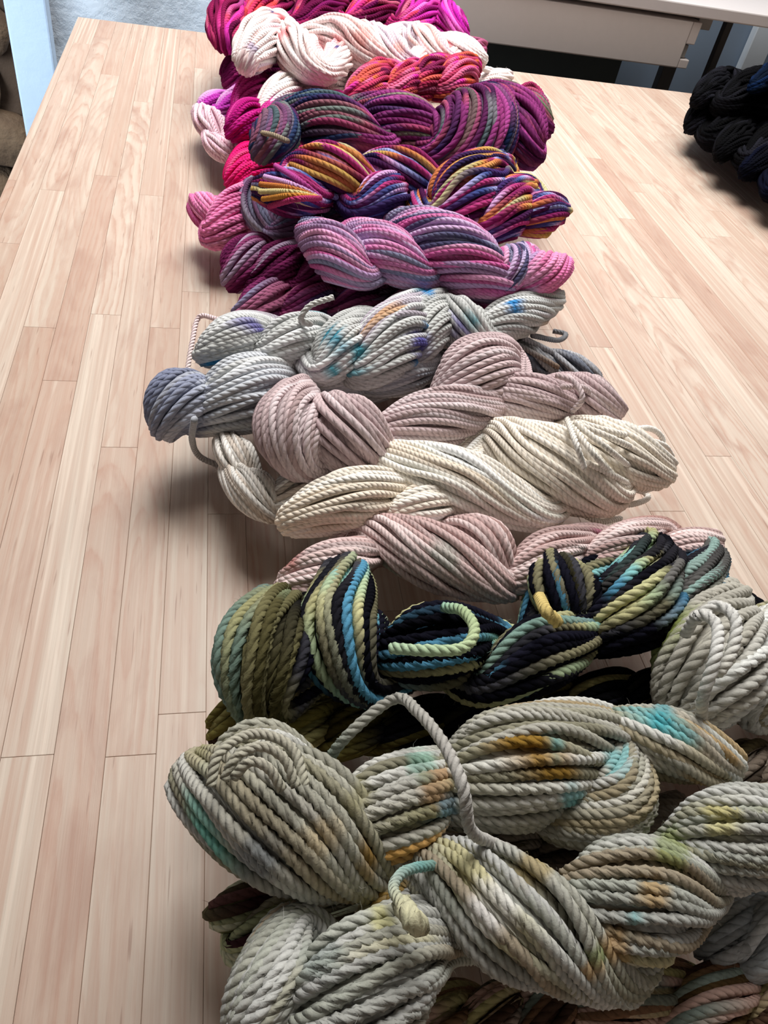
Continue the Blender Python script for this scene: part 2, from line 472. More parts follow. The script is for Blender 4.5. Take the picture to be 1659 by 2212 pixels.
def tubes(paths, radii, K, radial, dyes, pitch, ply, closed=True, rng=None):
    """paths (n,M,3), radial (n,M,3) reference normals -> list of (verts, faces, uvs, colours), one per strand"""
    n, M, _ = paths.shape
    if closed:
        T = unit(np.roll(paths, -1, 1) - np.roll(paths, 1, 1))
    else:
        T = unit(np.gradient(paths, axis=1))
    A = unit(radial - np.sum(radial * T, -1, keepdims=True) * T)
    B = np.cross(T, A)
    seg = np.linalg.norm(np.diff(paths, axis=1), axis=2).mean(0)
    L = seg.sum() + (seg.mean() if closed else 0)
    turns = max(1, round(L / pitch))
    psi = 2 * math.pi * turns * np.arange(M) / (M if closed else M - 1)
    al = 2 * math.pi * np.arange(K) / K
    if ply:
        prof = 0.93 + 0.09 * np.cos(3 * al)
        ang = al[None, :] + psi[:, None]
    else:
        prof = np.ones(K); ang = np.broadcast_to(al[None, :], (M, K))
    ph0 = rng.uniform(0, 2 * math.pi, (n, 1, 1)) if rng is not None else np.zeros((n, 1, 1))
    ang = ang[None] + ph0
    ca, sa = np.cos(ang) * prof, np.sin(ang) * prof
    V = paths[:, :, None, :] + radii * (A[:, :, None, :] * ca[..., None] + B[:, :, None, :] * sa[..., None])
    i = np.arange(M if closed else M - 1)[:, None]; k = np.arange(K)[None, :]
    i2 = (i + 1) % M; k2 = (k + 1) % K
    F = np.stack(np.broadcast_arrays(i * K + k, i * K + k2, i2 * K + k2, i2 * K + k), -1).reshape(-1, 4)
    u = turns / (M if closed else M - 1)
    U = np.stack(np.broadcast_arrays(i * u, i * u, (i + 1) * u, (i + 1) * u), -1).astype(float) + 0 * k[..., None]
    W = np.stack(np.broadcast_arrays(k / K, (k + 1) / K, (k + 1) / K, k / K), -1) + 0.0 * i[..., None]
    UV = np.stack([U, W], -1).reshape(-1, 2)
    if not closed:
        F = [F, np.arange(K)[::-1], (M - 1) * K + np.arange(K)]
    return V.reshape(n, M * K, 3), F, UV, np.repeat(dyes, K, axis=1)

def mesh_from(name, V, F, UV, C):
    me = bpy.data.meshes.new(name)
    caps = []
    if isinstance(F, list):
        caps = F[1:]; F = F[0]
    nf = len(F)
    idx = F.reshape(-1)
    starts = np.arange(nf) * 4
    if caps:
        cs = [len(idx) + sum(len(c) for c in caps[:q]) for q in range(len(caps))]
        idx = np.concatenate([idx] + caps); starts = np.concatenate([starts, cs])
        UV = np.concatenate([UV, np.zeros((sum(len(c) for c in caps), 2))])
    me.vertices.add(len(V)); me.vertices.foreach_set('co', np.ascontiguousarray(V, np.float32).ravel())
    me.loops.add(len(idx)); me.loops.foreach_set('vertex_index', idx.astype(np.int32))
    me.polygons.add(len(starts)); me.polygons.foreach_set('loop_start', starts.astype(np.int32))
    me.polygons.foreach_set('use_smooth', np.ones(len(starts), bool))
    uvl = me.uv_layers.new(name='UVMap'); uvl.data.foreach_set('uv', np.ascontiguousarray(UV, np.float32).ravel())
    ca = me.attributes.new('dye', 'FLOAT_COLOR', 'POINT')
    ca.data.foreach_set('color', np.concatenate([C, np.ones((len(C), 1))], 1).astype(np.float32).ravel())
    me.update(calc_edges=True)
    return me

def dye_field(rng, n, M, L, spec):
    """colour of strand j at sample i: patches of dye along the wound yarn"""
    cols = np.array([lin(c) for c, w in spec['pal']]); w = np.array([w for c, w in spec['pal']], float)
    w /= w.sum(); cum = np.concatenate([[0], np.cumsum(w)])
    seg = spec.get('seg', 0.06) * 2.4; inc = spec.get('inc', 0.35)
    s = np.arange(M) / M; j = np.arange(n) / n
    v = np.zeros((n, M)); tot = 0
    for q in range(14):
        f = max(1, int(round(rng.normal(0, 0.5) * L / seg))) if rng.random() < 0.85 else 1
        g = rng.integers(-2, 3)
        v += np.cos(2 * math.pi * (f * s[None] + g * j[:, None]) + rng.uniform(0, 6.28)); tot += 0.5
    v /= math.sqrt(tot)
    # strand-by-strand share
    e = np.zeros((n, M)); tot = 0
    for q in range(6):
        f = rng.integers(0, max(2, int(L / seg * 0.8)), size=(n, 1))
        e += np.cos(2 * math.pi * f * s[None] + rng.uniform(0, 6.28, (n, 1))); tot += 0.5
    e /= math.sqrt(tot)
    g = math.sqrt(1 - inc) * v + math.sqrt(inc) * e
    # normal CDF (logistic approximation)
    u = 1 / (1 + np.exp(-1.702 * g))
    u = np.clip(u, 0.0005, 0.9995)
    kidx = np.clip(np.searchsorted(cum, u, side='right') - 1, 0, len(w) - 1)
    c = cols[kidx]
    # soft edge to the next dye
    frac = (u - cum[kidx]) / w[kidx]
    nxt = np.clip(kidx + 1, 0, len(w) - 1)
    bl = np.clip((frac - 0.7) / 0.6, 0, 0.5)[..., None]
    c = c * (1 - bl) + cols[nxt] * bl
    prv = np.clip(kidx - 1, 0, len(w) - 1)
    bl = np.clip((0.3 - frac) / 0.6, 0, 0.5)[..., None]
    c = c * (1 - bl) + cols[prv] * bl
    for (hexc, count, length) in spec.get('specks', []):
        cc = lin(hexc)
        for q in range(count):
            j0 = rng.integers(0, n); i0 = rng.random() * M; hl = length * rng.uniform(0.5, 1.3) / L * M / 2
            for dj in range(rng.integers(1, 4)):
                jj = (j0 + dj) % n
                d = np.abs((np.arange(M) - i0 - dj * hl * 0.3 + M / 2) % M - M / 2)
                a = np.clip(1.4 - d / hl, 0, 1)[:, None] * rng.uniform(0.6, 1.0)
                c[jj] = c[jj] * (1 - a) + cc * a
    c = c * (1 + 0.10 * rng.standard_normal((n, 1, 1)))
    return np.clip(c, 0.002, 0.97)

TRI = 0
def skein(name, label, lobes, z, strand, spec, seed, tw=1.0, hi=False, low=False, group=None, h=0.75, gap=1.0, ties=(), zones=(), spots=(), salpha=0.62, fuzz=200):
    """lobes: (x0,y0,x1,y1,half width[,bow]) in photograph pixels, alternately of one and the other half of the twisted hank"""
    global TRI
    rng = np.random.default_rng(seed)
    pos = []
    def P(x, y, off, wpx, kscale):
        p = on_plane(x, y, z)
        mpp = depth_of(p) / F_PX
        d = unit(CAM - p)
        return np.concatenate([p + d * off * wpx * mpp, [wpx * kscale * mpp]])
    info = []
    for L_ in lobes:
        x0, y0, x1, y1, w = L_[:5]; bow = L_[5] if len(L_) > 5 else 0.0
        if not hi and not low: w *= 1.08
        dx, dy = x1 - x0, y1 - y0; ll = math.hypot(dx, dy) + 1e-6
        nx, ny = dy / ll, -dx / ll          # bow > 0 : to the left of travel in the picture (up for a rightward lobe)
        xm, ym = (x0 + x1) / 2 + nx * bow, (y0 + y1) / 2 + ny * bow
        info.append((x0, y0, xm, ym, x1, y1, w))
    seq = []
    n = len(info)
    def lobe_pts(k, rev):
        x0, y0, xm, ym, x1, y1, w = info[k]
        q = [P(x0, y0, -0.12, w, 0.5), P(xm, ym, h, w, 1.0), P(x1, y1, -0.12, w, 0.5)]
        return q[::-1] if rev else q
    def under_pt(k):
        x0, y0, xm, ym, x1, y1, w = info[k]
        return [P((x0 + x1) / 2, (y0 + y1) / 2, -h, w, 0.72)]
    for k in range(n): seq += lobe_pts(k, False) if k % 2 == 0 else under_pt(k)
    for k in range(n - 1, -1, -1): seq += lobe_pts(k, True) if k % 2 == 1 else under_pt(k)
    ctrl = np.array(seq)
    dense = catmull_closed(ctrl, 24)
    mid = ctrl[:, :3].mean(0); mpp = depth_of(mid) / F_PX
    rs = strand * mpp / 2
    step = rs * 0.70 if hi else (rs * 2.4 if low else rs * 1.95)
    Q, L = resample_closed(dense, step)
    # relax small kinks
    for _ in range(3):
        Q = 0.5 * Q + 0.25 * (np.roll(Q, 1, 0) + np.roll(Q, -1, 0))
    C, rb = Q[:, :3], np.maximum(Q[:, 3], rs * 1.5)
    C[:, 2] = np.maximum(C[:, 2], rb * 0.8)
    M = len(C)
    T, N1, N2, ang = rmf_closed(C)
    wm = (0.65 * max(i[6] for i in info) + 0.35 * np.median([i[6] for i in info])) * mpp
    ns = max(8, int(round(gap * 2 * math.pi * (wm - rs) / (2 * rs))))
    total = tw * math.pi * n
    total = round((total - ang) / (2 * math.pi)) * 2 * math.pi - ang
    s = np.arange(M) / M
    phi = 2 * math.pi * np.arange(ns)[:, None] / ns + total * s[None]
    wob = np.zeros((ns, M)); rw = np.zeros((ns, M))
    for q in range(5):
        f = rng.integers(1, max(3, int(L / 0.07)), size=(ns, 1))
        wob += np.cos(2 * math.pi * f * s + rng.uniform(0, 6.28, (ns, 1))) * rng.uniform(0.2, 1, (ns, 1))
        f = rng.integers(1, max(3, int(L / 0.06)), size=(ns, 1))
        rw += np.cos(2 * math.pi * f * s + rng.uniform(0, 6.28, (ns, 1))) * rng.uniform(0.2, 1, (ns, 1))
    phi = phi + wob * 0.42 * (2 * math.pi / ns)
    rad = rb[None] - rs + rw * rs * 0.30
    for q in range(max(2, ns // 7)):            # a few slack strands standing proud
        j0 = rng.integers(0, ns); c0 = rng.random(); hw_ = rng.uniform(0.02, 0.05)
        d0 = np.abs((s - c0 + 0.5) % 1 - 0.5)
        rad[j0] += rs * rng.uniform(0.5, 1.3) * np.exp(-(d0 / hw_) ** 2)
    dirn = np.cos(phi)[..., None] * N1[None] + np.sin(phi)[..., None] * N2[None]
    paths = C[None] + rad[..., None] * dirn
    paths[..., 2] = np.maximum(paths[..., 2], rs * 1.05 + 0.0002)
    dyes = dye_field(rng, ns, M, L, spec)
    if zones or spots:
        q = (paths - CAM) @ R
        px = CX + F_PX * q[..., 0] / -q[..., 2]; py = CY - F_PX * q[..., 1] / -q[..., 2]
        for (xa, xb, soft, sp2) in zones:       # a length of the hank dipped in another dye
            alt = dye_field(rng, ns, M, L, sp2)
            a = np.clip((px - xa) / soft + 0.5, 0, 1) * np.clip((xb - px) / soft + 0.5, 0, 1)
            a = np.clip((a - 0.5 + 0.25 * rng.standard_normal((ns, 1))) * 2 + 0.5, 0, 1)[..., None]
            dyes = dyes * (1 - a) + alt * a
        for (x_, y_, r_, hx) in spots:          # splashes of dye
            a = np.clip(1.5 - np.hypot(px - x_, py - y_) / r_ + 0.25 * rng.standard_normal((ns, 1)), 0, salpha)[..., None]
            dyes = dyes * (1 - a) + lin(hx) * a
    base = np.array([mid[0], mid[1], 0.0])
    root = empty(name, base)
    tag(root, label, 'yarn', group)
    # inner yarn of the hank: a second, ridged layer of turns under the outer strands
    Kc = 2 * ns; st = 4 if hi else 2
    Qc = C[::st]; A1, A2 = N1[::st], N2[::st]; Mc = len(Qc); sc = s[::st]
    al = (2 * math.pi * (np.arange(Kc) + 1.0) / Kc)[None] + total * sc[:, None]
    ridge = np.where(np.arange(Kc) % 2 == 0, 1.35, 2.3)
    rc = np.maximum(rb[::st][:, None] - ridge[None] * rs, rs * 0.4)
    Vc = Qc[:, None] + rc[..., None] * (np.cos(al)[..., None] * A1[:, None] + np.sin(al)[..., None] * A2[:, None])
    Vc[..., 2] = np.maximum(Vc[..., 2], rs * 0.6)
    i = np.arange(Mc)[:, None]; k = np.arange(Kc)[None]
    Fc = np.stack(np.broadcast_arrays(i * Kc + k, i * Kc + (k + 1) % Kc, ((i + 1) % Mc) * Kc + (k + 1) % Kc, ((i + 1) % Mc) * Kc + k), -1).reshape(-1, 4)
    ui = np.linspace(0, round(L / (rs * 4.4)), Mc + 1)
    Uc = np.stack(np.broadcast_arrays(ui[i], ui[i], ui[i + 1], ui[i + 1]), -1) + 0.0 * k[..., None]
    Wc = np.stack(np.broadcast_arrays(k / 6, (k + 1) / 6, (k + 1) / 6, k / 6), -1) + 0.0 * i[..., None]
    cc = np.repeat(dyes[:, ::st].transpose(1, 0, 2), 2, axis=1).reshape(-1, 3)
    me = mesh_from('yarn_bundle', Vc.reshape(-1, 3) - base, Fc, np.stack([Uc, Wc], -1).reshape(-1, 2), cc)
    bundle = link('yarn_bundle', me, WOOL, root)
    K = 9 if hi else (5 if low else 6)
    V, F, UV, CC = tubes(paths, rs * 1.07, K, dirn, dyes, rs * 4.4, hi, rng=rng)
    mat = WOOL_PLY if hi else WOOL
    if strand >= 10:
        for q in range(ns):
            link('strand', mesh_from('strand', V[q] - base, F, UV + np.array([rng.random(), 0]), CC[q]), mat, bundle)
    else:
        nv = V.shape[1]
        Fa = np.concatenate([F + q * nv for q in range(ns)])
        o = link('strands', mesh_from('strands', V.reshape(-1, 3) - base, Fa, np.concatenate([UV + np.array([rng.random(), 0]) for q in range(ns)]), CC.reshape(-1, 3)), mat, bundle)
        o['kind'] = 'stuff'
    TRI += ns * len(F) * 2
    nh = int(fuzz * L / 0.5)
    jj = rng.integers(0, ns, nh); ii = rng.integers(0, M, nh)
    p0 = paths[jj, ii] + dirn[jj, ii] * rs * 0.8
    tg = T[ii] * rng.choice([-1.0, 1.0], nh)[:, None]
    side = np.cross(tg, dirn[jj, ii])
    ln = rs * rng.uniform(0.5, 2.2, nh)[:, None]
    lean = rng.uniform(0.3, 1.3, nh)[:, None]; sw = rng.normal(0, 0.5, nh)[:, None]
    p1 = p0 + ln * (0.45 * dirn[jj, ii] + 0.35 * lean * tg + 0.3 * sw * side)
    p2 = p1 + ln * (0.25 * dirn[jj, ii] + 0.45 * lean * tg + 0.5 * sw * side + 0.15 * rng.standard_normal((nh, 3)))
    hwid = 0.00009 * unit(side + 0.3 * dirn[jj, ii])
    VH = np.stack([p0 - hwid, p0 + hwid, p1 - hwid * 0.8, p1 + hwid * 0.8, p2 - hwid * 0.3, p2 + hwid * 0.3], 1)
    VH[..., 2] = np.maximum(VH[..., 2], 0.0004)
    b6 = 6 * np.arange(nh)[:, None]
    FH = np.concatenate([b6 + np.array([[0, 1, 3, 2]]), b6 + np.array([[2, 3, 5, 4]])])
    CH = np.repeat(dyes[jj, ii], 6, axis=0)
    fo = link('fuzz', mesh_from('fuzz', VH.reshape(-1, 3) - base, FH, np.zeros((len(FH) * 4, 2)), np.clip(CH * 1.15 + 0.01, 0, 0.97)), WOOL_PLY, root)
    fo['kind'] = 'stuff'
    TRI += nh * 4
    for tspec in ties:
        add_tie(root, base, tspec, hi, rng)
    return root

def add_tie(root, base, t, hi, rng):
    """t: dict(pts=[(x,y,z)...], w=px, col=[hex...], name)"""
    pts = np.array([on_plane(x, y, zz) for (x, y, zz) in t['pts']])
    Q = catmull_open(pts, 30)
    seg = np.linalg.norm(np.diff(Q, axis=0), axis=1); s = np.concatenate([[0], np.cumsum(seg)])
    mpp = depth_of(pts.mean(0)) / F_PX; rs = t['w'] * mpp / 2
    M = max(8, int(s[-1] / (rs * 0.62)))
    tt = np.linspace(0, s[-1], M)
    Q = np.stack([np.interp(tt, s, Q[:, k]) for k in range(3)], 1)
    Q[:, 2] = np.maximum(Q[:, 2], rs * 1.1)
    cols = np.array([lin(c) for c in t['col']])
    u = np.linspace(0, len(cols) - 1, M); k0 = np.minimum(u.astype(int), max(0, len(cols) - 2)); fr = (u - k0)[:, None]
    dy = cols[k0] * (1 - fr) + cols[np.minimum(k0 + 1, len(cols) - 1)] * fr
    ref = np.tile(np.array([0.13, -0.35, 0.93]), (M, 1))
    V, F, UV, CC = tubes(Q[None], rs, 9, ref[None], dy[None], rs * 4.4, True, closed=False)
    o = link(t.get('name', 'loose_strand'), mesh_from('loose_strand', V[0] - base, F, UV, CC[0]), WOOL_PLY, root)
    if 'label' in t: o['label'] = t['label']

# ------------------------------------------------------------------ dye palettes
GREYGREEN = dict(pal=[('#9a8f7c', 1), ('#a3a69c', 3), ('#afb0aa', 4), ('#bcbdb9', 3), ('#9d9c8a', 2), ('#d2d4d2', 1)], seg=0.10, inc=0.45,
                 specks=[('#86b8b8', 4, 0.02), ('#b0904f', 7, 0.03), ('#7f8050', 5, 0.02), ('#bdb78c', 6, 0.04)])
GREYTEAL = dict(pal=[('#90866e', 1.2), ('#a09f92', 3), ('#b0aea3', 4), ('#c2c2bc', 2.5), ('#95927e', 2)], seg=0.10, inc=0.45,
                specks=[('#6db2b6', 6, 0.025), ('#8a6a2a', 7, 0.02), ('#c59a5a', 8, 0.04), ('#6fb7a8', 7, 0.03), ('#8a8660', 5, 0.03)])
DARKTEAL = dict(pal=[('#0d0d14', 2.6), ('#3f3f45', 0.8), ('#77735a', 1.0), ('#aeab80', 0.8), ('#a3b592', 1.1), ('#7db4b4', 1.2), ('#4f86a3', 1.1), ('#1a1a26', 1.0), ('#12121c', 2.0)], seg=0.09, inc=0.97)
OLIVE = dict(pal=[('#4a4322', 1.5), ('#7c7440', 2), ('#8f8a5a', 2), ('#a59a68', 1), ('#5b6c4a', 1), ('#3b2a22', 1.2)], seg=0.06, inc=0.6)
PALEGREY = dict(pal=[('#b0ada2', 2), ('#c4c3bb', 3), ('#d2d4d0', 2), ('#a49d86', 1)], seg=0.10, inc=0.5,
                specks=[('#6fae9e', 4, 0.04), ('#6d7a33', 5, 0.03), ('#9b7a3a', 5, 0.05)])
BLUEGREYY = dict(pal=[('#98a0a6', 2), ('#b2b8bb', 3), ('#c8cdd0', 2), ('#8b8f8a', 1)], seg=0.1, inc=0.4)
BROWNOL = dict(pal=[('#4a382e', 1.5), ('#7d604a', 2), ('#9c8762', 2), ('#a5a070', 1.5), ('#c8a89c', 1.2), ('#8c9c94', 1), ('#5c4a30', 1)], seg=0.06, inc=0.65)
GREENDK = dict(pal=[('#3a2428', 1.2), ('#767a54', 2), ('#9fa682', 2.4), ('#b9bda4', 1.6), ('#5b383a', 0.7)], seg=0.05, inc=0.7)
BROWNGREY = dict(pal=[('#544a40', 1.5), ('#85796c', 2.5), ('#a0968a', 1.8), ('#6b6248', 1)], seg=0.08, inc=0.5)
BLACKY = dict(pal=[('#070709', 3), ('#101014', 2), ('#1b1b22', 1)], seg=0.1, inc=0.4)
NAVY = dict(pal=[('#06070f', 3), ('#090c1c', 2), ('#0c1428', 0.6)], seg=0.1, inc=0.4)
ROSE = dict(pal=[('#a9867f', 1.2), ('#c3a7a4', 3), ('#d3bcba', 3), ('#e0cdcb', 2), ('#b3938c', 1.5)], seg=0.12, inc=0.35,
            specks=[('#a8564a', 4, 0.03), ('#c06a8a', 4, 0.03), ('#5b4050', 3, 0.012), ('#a8b3a6', 3, 0.05)])
CREAM = dict(pal=[('#efe6d8', 3), ('#f6efe4', 4), ('#faf5ec', 3), ('#e8dccb', 1.5)], seg=0.15, inc=0.3)
MAUVE = dict(pal=[('#b7a2a4', 2), ('#c6b2b3', 4), ('#d3c4c6', 2.5), ('#ab9595', 1.2)], seg=0.14, inc=0.3)
SPECKGREY = dict(pal=[('#b9bbb9', 3), ('#c9cbc9', 4), ('#d6d8d8', 2), ('#b8b0ba', 1)], seg=0.12, inc=0.35,
                 specks=[('#1f86a0', 7, 0.028), ('#1b84c4', 4, 0.018), ('#5a52a0', 6, 0.022), ('#3f9fb0', 5, 0.03), ('#b98a4a', 2, 0.04)])
BLUEMIST = dict(pal=[('#b4bac2', 2.5), ('#c8ccd2', 3), ('#d6d8d8', 2.2)], seg=0.30, inc=0.15)
WHITEGREY = dict(pal=[('#d8d3cb', 2), ('#e4e0da', 3), ('#efece6', 2), ('#cfc4b8', 1)], seg=0.14, inc=0.3)
SMOKE = dict(pal=[('#8d8f93', 2), ('#a9aab0', 3), ('#bfc0c4', 2), ('#6f7480', 1)], seg=0.08, inc=0.5, specks=[('#a87a3a', 3, 0.05), ('#2b2d5a', 3, 0.02)])
PLUM = dict(pal=[('#4a163c', 1.6), ('#7d3060', 2.5), ('#a04c78', 2.2), ('#564272', 1.5), ('#9088a8', 1.1), ('#b46a8c', 1.0)], seg=0.07, inc=0.65)
DARKPLUM = dict(pal=[('#561a40', 2.6), ('#7a2c5a', 3), ('#944f7a', 1.6), ('#a58fa8', 0.9)], seg=0.08, inc=0.5)
ORCHID = dict(pal=[('#4e4c6a', 1.2), ('#8a8aa6', 1.6), ('#c2a6ca', 2.6), ('#d084b2', 2.8), ('#b85a90', 1.4), ('#dc9fc2', 2.0), ('#a486ac', 1.6)], seg=0.075, inc=0.5)
CARNIVAL = dict(pal=[('#31264f', 1.6), ('#4a1c44', 1.6), ('#3f4c86', 1.3), ('#8e93c4', 1.0), ('#c79ac8', 1.0), ('#a83a72', 1.8), ('#7c2458', 1.5), ('#c4744a', 1.0), ('#c9a45c', 0.7), ('#b6ad84', 0.9), ('#3d2a5e', 1.0)], seg=0.055, inc=0.8)
MIDNIGHT = dict(pal=[('#1c2748', 1.6), ('#2c3a66', 1.2), ('#4f5e63', 1.3), ('#6d6a72', 1.0), ('#3c1c3e', 1.5), ('#6a2a5c', 2.0), ('#86356c', 1.7), ('#9b4a5f', 1.2), ('#54234c', 1.4), ('#7c8468', 0.5)], seg=0.09, inc=0.5)
LILACGREY = dict(pal=[('#6f7390', 2), ('#8b8ba6', 2), ('#8f6f92', 2), ('#7a5577', 1.5), ('#a8a2b4', 1)], seg=0.07, inc=0.6)
FIRE = dict(pal=[('#6d1f44', 1.6), ('#b23a5e', 2.2), ('#c4564c', 1.6), ('#cf6a34', 0.7), ('#e02ea0', 0.8), ('#d0688c', 1.8), ('#8d2340', 1.2)], seg=0.05, inc=0.75)
BLUSH = dict(pal=[('#f3dcd8', 3), ('#f8ebe8', 3), ('#eccfcd', 2), ('#d9c9dc', 1.2), ('#f6ece6', 2)], seg=0.08, inc=0.4,
             specks=[('#8f93b8', 6, 0.02), ('#e2938a', 6, 0.04)])
PETAL = dict(pal=[('#f6e2df', 4), ('#fbf1ef', 4), ('#efc6c2', 2.4), ('#dccdd8', 1.2)], seg=0.08, inc=0.45,
             specks=[('#d8606a', 9, 0.04), ('#e8a58f', 8, 0.05), ('#3a3a80', 8, 0.012), ('#c9a8a8', 6, 0.05)])
RUBY = dict(pal=[('#571038', 2.4), ('#7d1a48', 2.4), ('#a83560', 2.2), ('#c0607c', 1.5), ('#e0453f', 0.7), ('#c0307c', 1.0), ('#8f1c50', 1.8)], seg=0.09, inc=0.6, specks=[('#d9692a', 4, 0.06)])
BERRY = dict(pal=[('#6a1a4c', 3), ('#7f2458', 3), ('#551240', 1)], seg=0.1, inc=0.3)
MAGENTA = dict(pal=[('#8f1160', 2), ('#aa1a72', 3), ('#c23a8a', 1)], seg=0.1, inc=0.3)
PALEPINK = dict(pal=[('#f0c8d6', 3), ('#f5d8e2', 3), ('#e8b6c8', 1)], seg=0.1, inc=0.3)
VIOLET = dict(pal=[('#b23aa8', 2), ('#c46abf', 2), ('#d6a0d0', 1)], seg=0.1, inc=0.3)
HOTPINK = dict(pal=[('#c8125a', 2), ('#e02474', 3), ('#d24a7a', 1)], seg=0.1, inc=0.3)
PINK = dict(pal=[('#e07aac', 3), ('#ec98c0', 3), ('#d0649a', 1.5)], seg=0.12, inc=0.3)
DUSTY = dict(pal=[('#a85a7c', 2), ('#b9708c', 2)], seg=0.1, inc=0.3)

OLIVE2 = dict(pal=[('#4e4a30', 1.5), ('#6d694a', 2.5), ('#858163', 2.5), ('#96906a', 1.2), ('#6f8478', 0.8), ('#a2965e', 0.5)], seg=0.09, inc=0.6)
DARKGREY = dict(pal=[('#25242a', 2), ('#5d5c5a', 2), ('#86a09a', 1.5), ('#7d7f78', 1.5), ('#3f6a86', 1)], seg=0.09, inc=0.7)
TAN = dict(pal=[('#b7b09a', 2), ('#c4ac84', 2), ('#a98f68', 1.5), ('#cfd2cc', 1.2)], seg=0.08, inc=0.6)
FUCHSIA = dict(pal=[('#b0209a', 2), ('#d838b0', 3), ('#8a1f6a', 1.3), ('#e06ac0', 1)], seg=0.09, inc=0.6)
SLATE = dict(pal=[('#8288a0', 3), ('#959bb0', 3), ('#b4b8c4', 1)], seg=0.1, inc=0.4)
INK = dict(pal=[('#1c2748', 2.2), ('#2c3a5c', 1.8), ('#4a5a60', 1.6), ('#6b7470', 1), ('#5a4c66', 1), ('#8a5a66', 0.9)], seg=0.10, inc=0.55)
WINE = dict(pal=[('#4a1a44', 1.5), ('#7a2f66', 2.2), ('#9a4282', 1.6), ('#3a2a58', 1.2), ('#a04468', 1.2), ('#6f7462', 0.5)], seg=0.10, inc=0.55)
INKBLUE = dict(pal=[('#07101e', 3), ('#0c1c38', 2)], seg=0.1, inc=0.4)
G_FRONT = 'thick grey-green skeins in the foreground'
# ------------------------------------------------------------------ lower layer of the pile first, nearest rows first
skein('yarn_skein', 'brown and olive skein at the bottom right, under the grey-green skeins',
      [(880, 2270, 1000, 2150, 58), (1000, 2260, 1110, 2140, 58), (1130, 2270, 1230, 2140, 58), (1250, 2200, 1480, 2110, 62), (1420, 2250, 1640, 2090, 62), (1620, 2230, 1780, 2080, 60)],
      0.045, 22, BROWNOL, 101)
skein('yarn_skein', 'dark green and maroon skein end poking out at the lower left on the wood',
      [(465, 1985, 580, 1925, 50), (500, 2060, 660, 1960, 55), (640, 2010, 800, 1920, 58), (780, 1980, 940, 1880, 55)],
      0.045, 22, GREENDK, 102)
skein('yarn_skein', 'cool blue-grey skein at the right edge below the front row',
      [(1520, 2060, 1630, 1960, 55), (1600, 2100, 1740, 1930, 70), (1720, 2060, 1860, 1900, 65)],
      0.055, 24, BLUEGREYY, 103)
skein('yarn_skein', 'brown-grey skein seen in the gap between the two front grey-green skeins',
      [(690, 1930, 850, 1840, 55), (840, 1920, 1000, 1830, 55), (990, 1910, 1170, 1800, 55), (1150, 1870, 1330, 1770, 55), (1310, 1850, 1480, 1740, 50)],
      0.045, 22, BROWNGREY, 104)
skein('yarn_skein', 'dark brown coiled skein end at the right edge beside the bare wood patch',
      [(1560, 1720, 1640, 1620, 50), (1620, 1740, 1740, 1630, 55), (1720, 1720, 1830, 1600, 50)],
      0.05, 22, BROWNGREY, 105)
skein('yarn_skein', 'olive and rust skein lying under the left end of the black and teal skein',
      [(470, 1600, 590, 1490, 55), (580, 1620, 720, 1520, 58), (700, 1620, 840, 1530, 58), (820, 1610, 960, 1530, 55), (950, 1600, 1100, 1520, 55), (1090, 1590, 1230, 1490, 55), (1210, 1570, 1350, 1470, 55), (1330, 1560, 1450, 1460, 50)],
      0.045, 20, OLIVE, 106, zones=[(800, 2000, 150, BLACKY)])  # right part coloured black for dark yarn and the shadow in the gap
skein('yarn_skein', 'black thick yarn skein at the right edge behind the pale grey loop',
      [(1590, 1290, 1660, 1340, 30), (1630, 1500, 1720, 1340, 50), (1720, 1480, 1800, 1330, 50)],
      0.045, 20, BLACKY, 107)
skein('yarn_skein', 'off-white skein curling out on the left below the mauve one',
      [(480, 950, 545, 1030, 46), (500, 1020, 600, 1110, 52), (580, 1100, 690, 1030, 52), (680, 1110, 800, 1030, 50), (790, 1100, 900, 1030, 48)],
      0.05, 13, WHITEGREY, 108, low=True)
skein('yarn_skein', 'smoky grey skein fraying out on the right beneath the speckled grey one',
      [(800, 850, 880, 780, 45), (870, 840, 980, 780, 45), (970, 830, 1090, 760, 45), (1070, 750, 1190, 800, 42), (1170, 770, 1290, 820, 36)],
      0.05, 12, SMOKE, 109, low=True,
      ties=[dict(pts=p_, w=12, col=c_, name='loose_strand') for p_, c_ in (
          ([(1130, 730, 0.08), (1210, 770, 0.06), (1290, 825, 0.03)], ['#a9aab0', '#bfc0c4']),
          ([(1120, 745, 0.08), (1200, 790, 0.06), (1275, 835, 0.03)], ['#8d8f93', '#a87a3a']),
          ([(1150, 725, 0.08), (1205, 735, 0.06), (1222, 722, 0.05), (1195, 715, 0.05)], ['#8d8f93', '#8d8f93']))])
skein('yarn_skein', 'plum and navy skein low on the left just behind the grey skeins',
      [(520, 690, 620, 620, 50), (610, 690, 720, 630, 50), (710, 690, 840, 630, 48), (830, 680, 960, 630, 46), (950, 680, 1080, 620, 44)],
      0.06, 12, PLUM, 110, low=True)
skein('yarn_skein', 'deep plum skein tucked at the left under the orchid pink one',
      [(500, 610, 560, 530, 52), (550, 620, 650, 540, 52), (640, 630, 760, 560, 50), (750, 640, 880, 570, 46), (870, 640, 1000, 580, 44)],
      0.07, 11, DARKPLUM, 111, low=True)
skein('yarn_skein', 'lilac-grey skein looping out left beneath the rainbow striped one',
      [(545, 400, 600, 500, 42, -12), (590, 510, 700, 460, 44), (690, 510, 800, 450, 42), (790, 500, 900, 450, 40)],
      0.07, 11, LILACGREY, 112, low=True)
skein('yarn_skein', 'bright pink skein end pointing left on the wood',
      [(422, 440, 495, 485, 42), (455, 515, 560, 420, 54), (540, 505, 640, 425, 50), (630, 490, 740, 430, 46)],
      0.05, 11, PINK, 113, low=True)
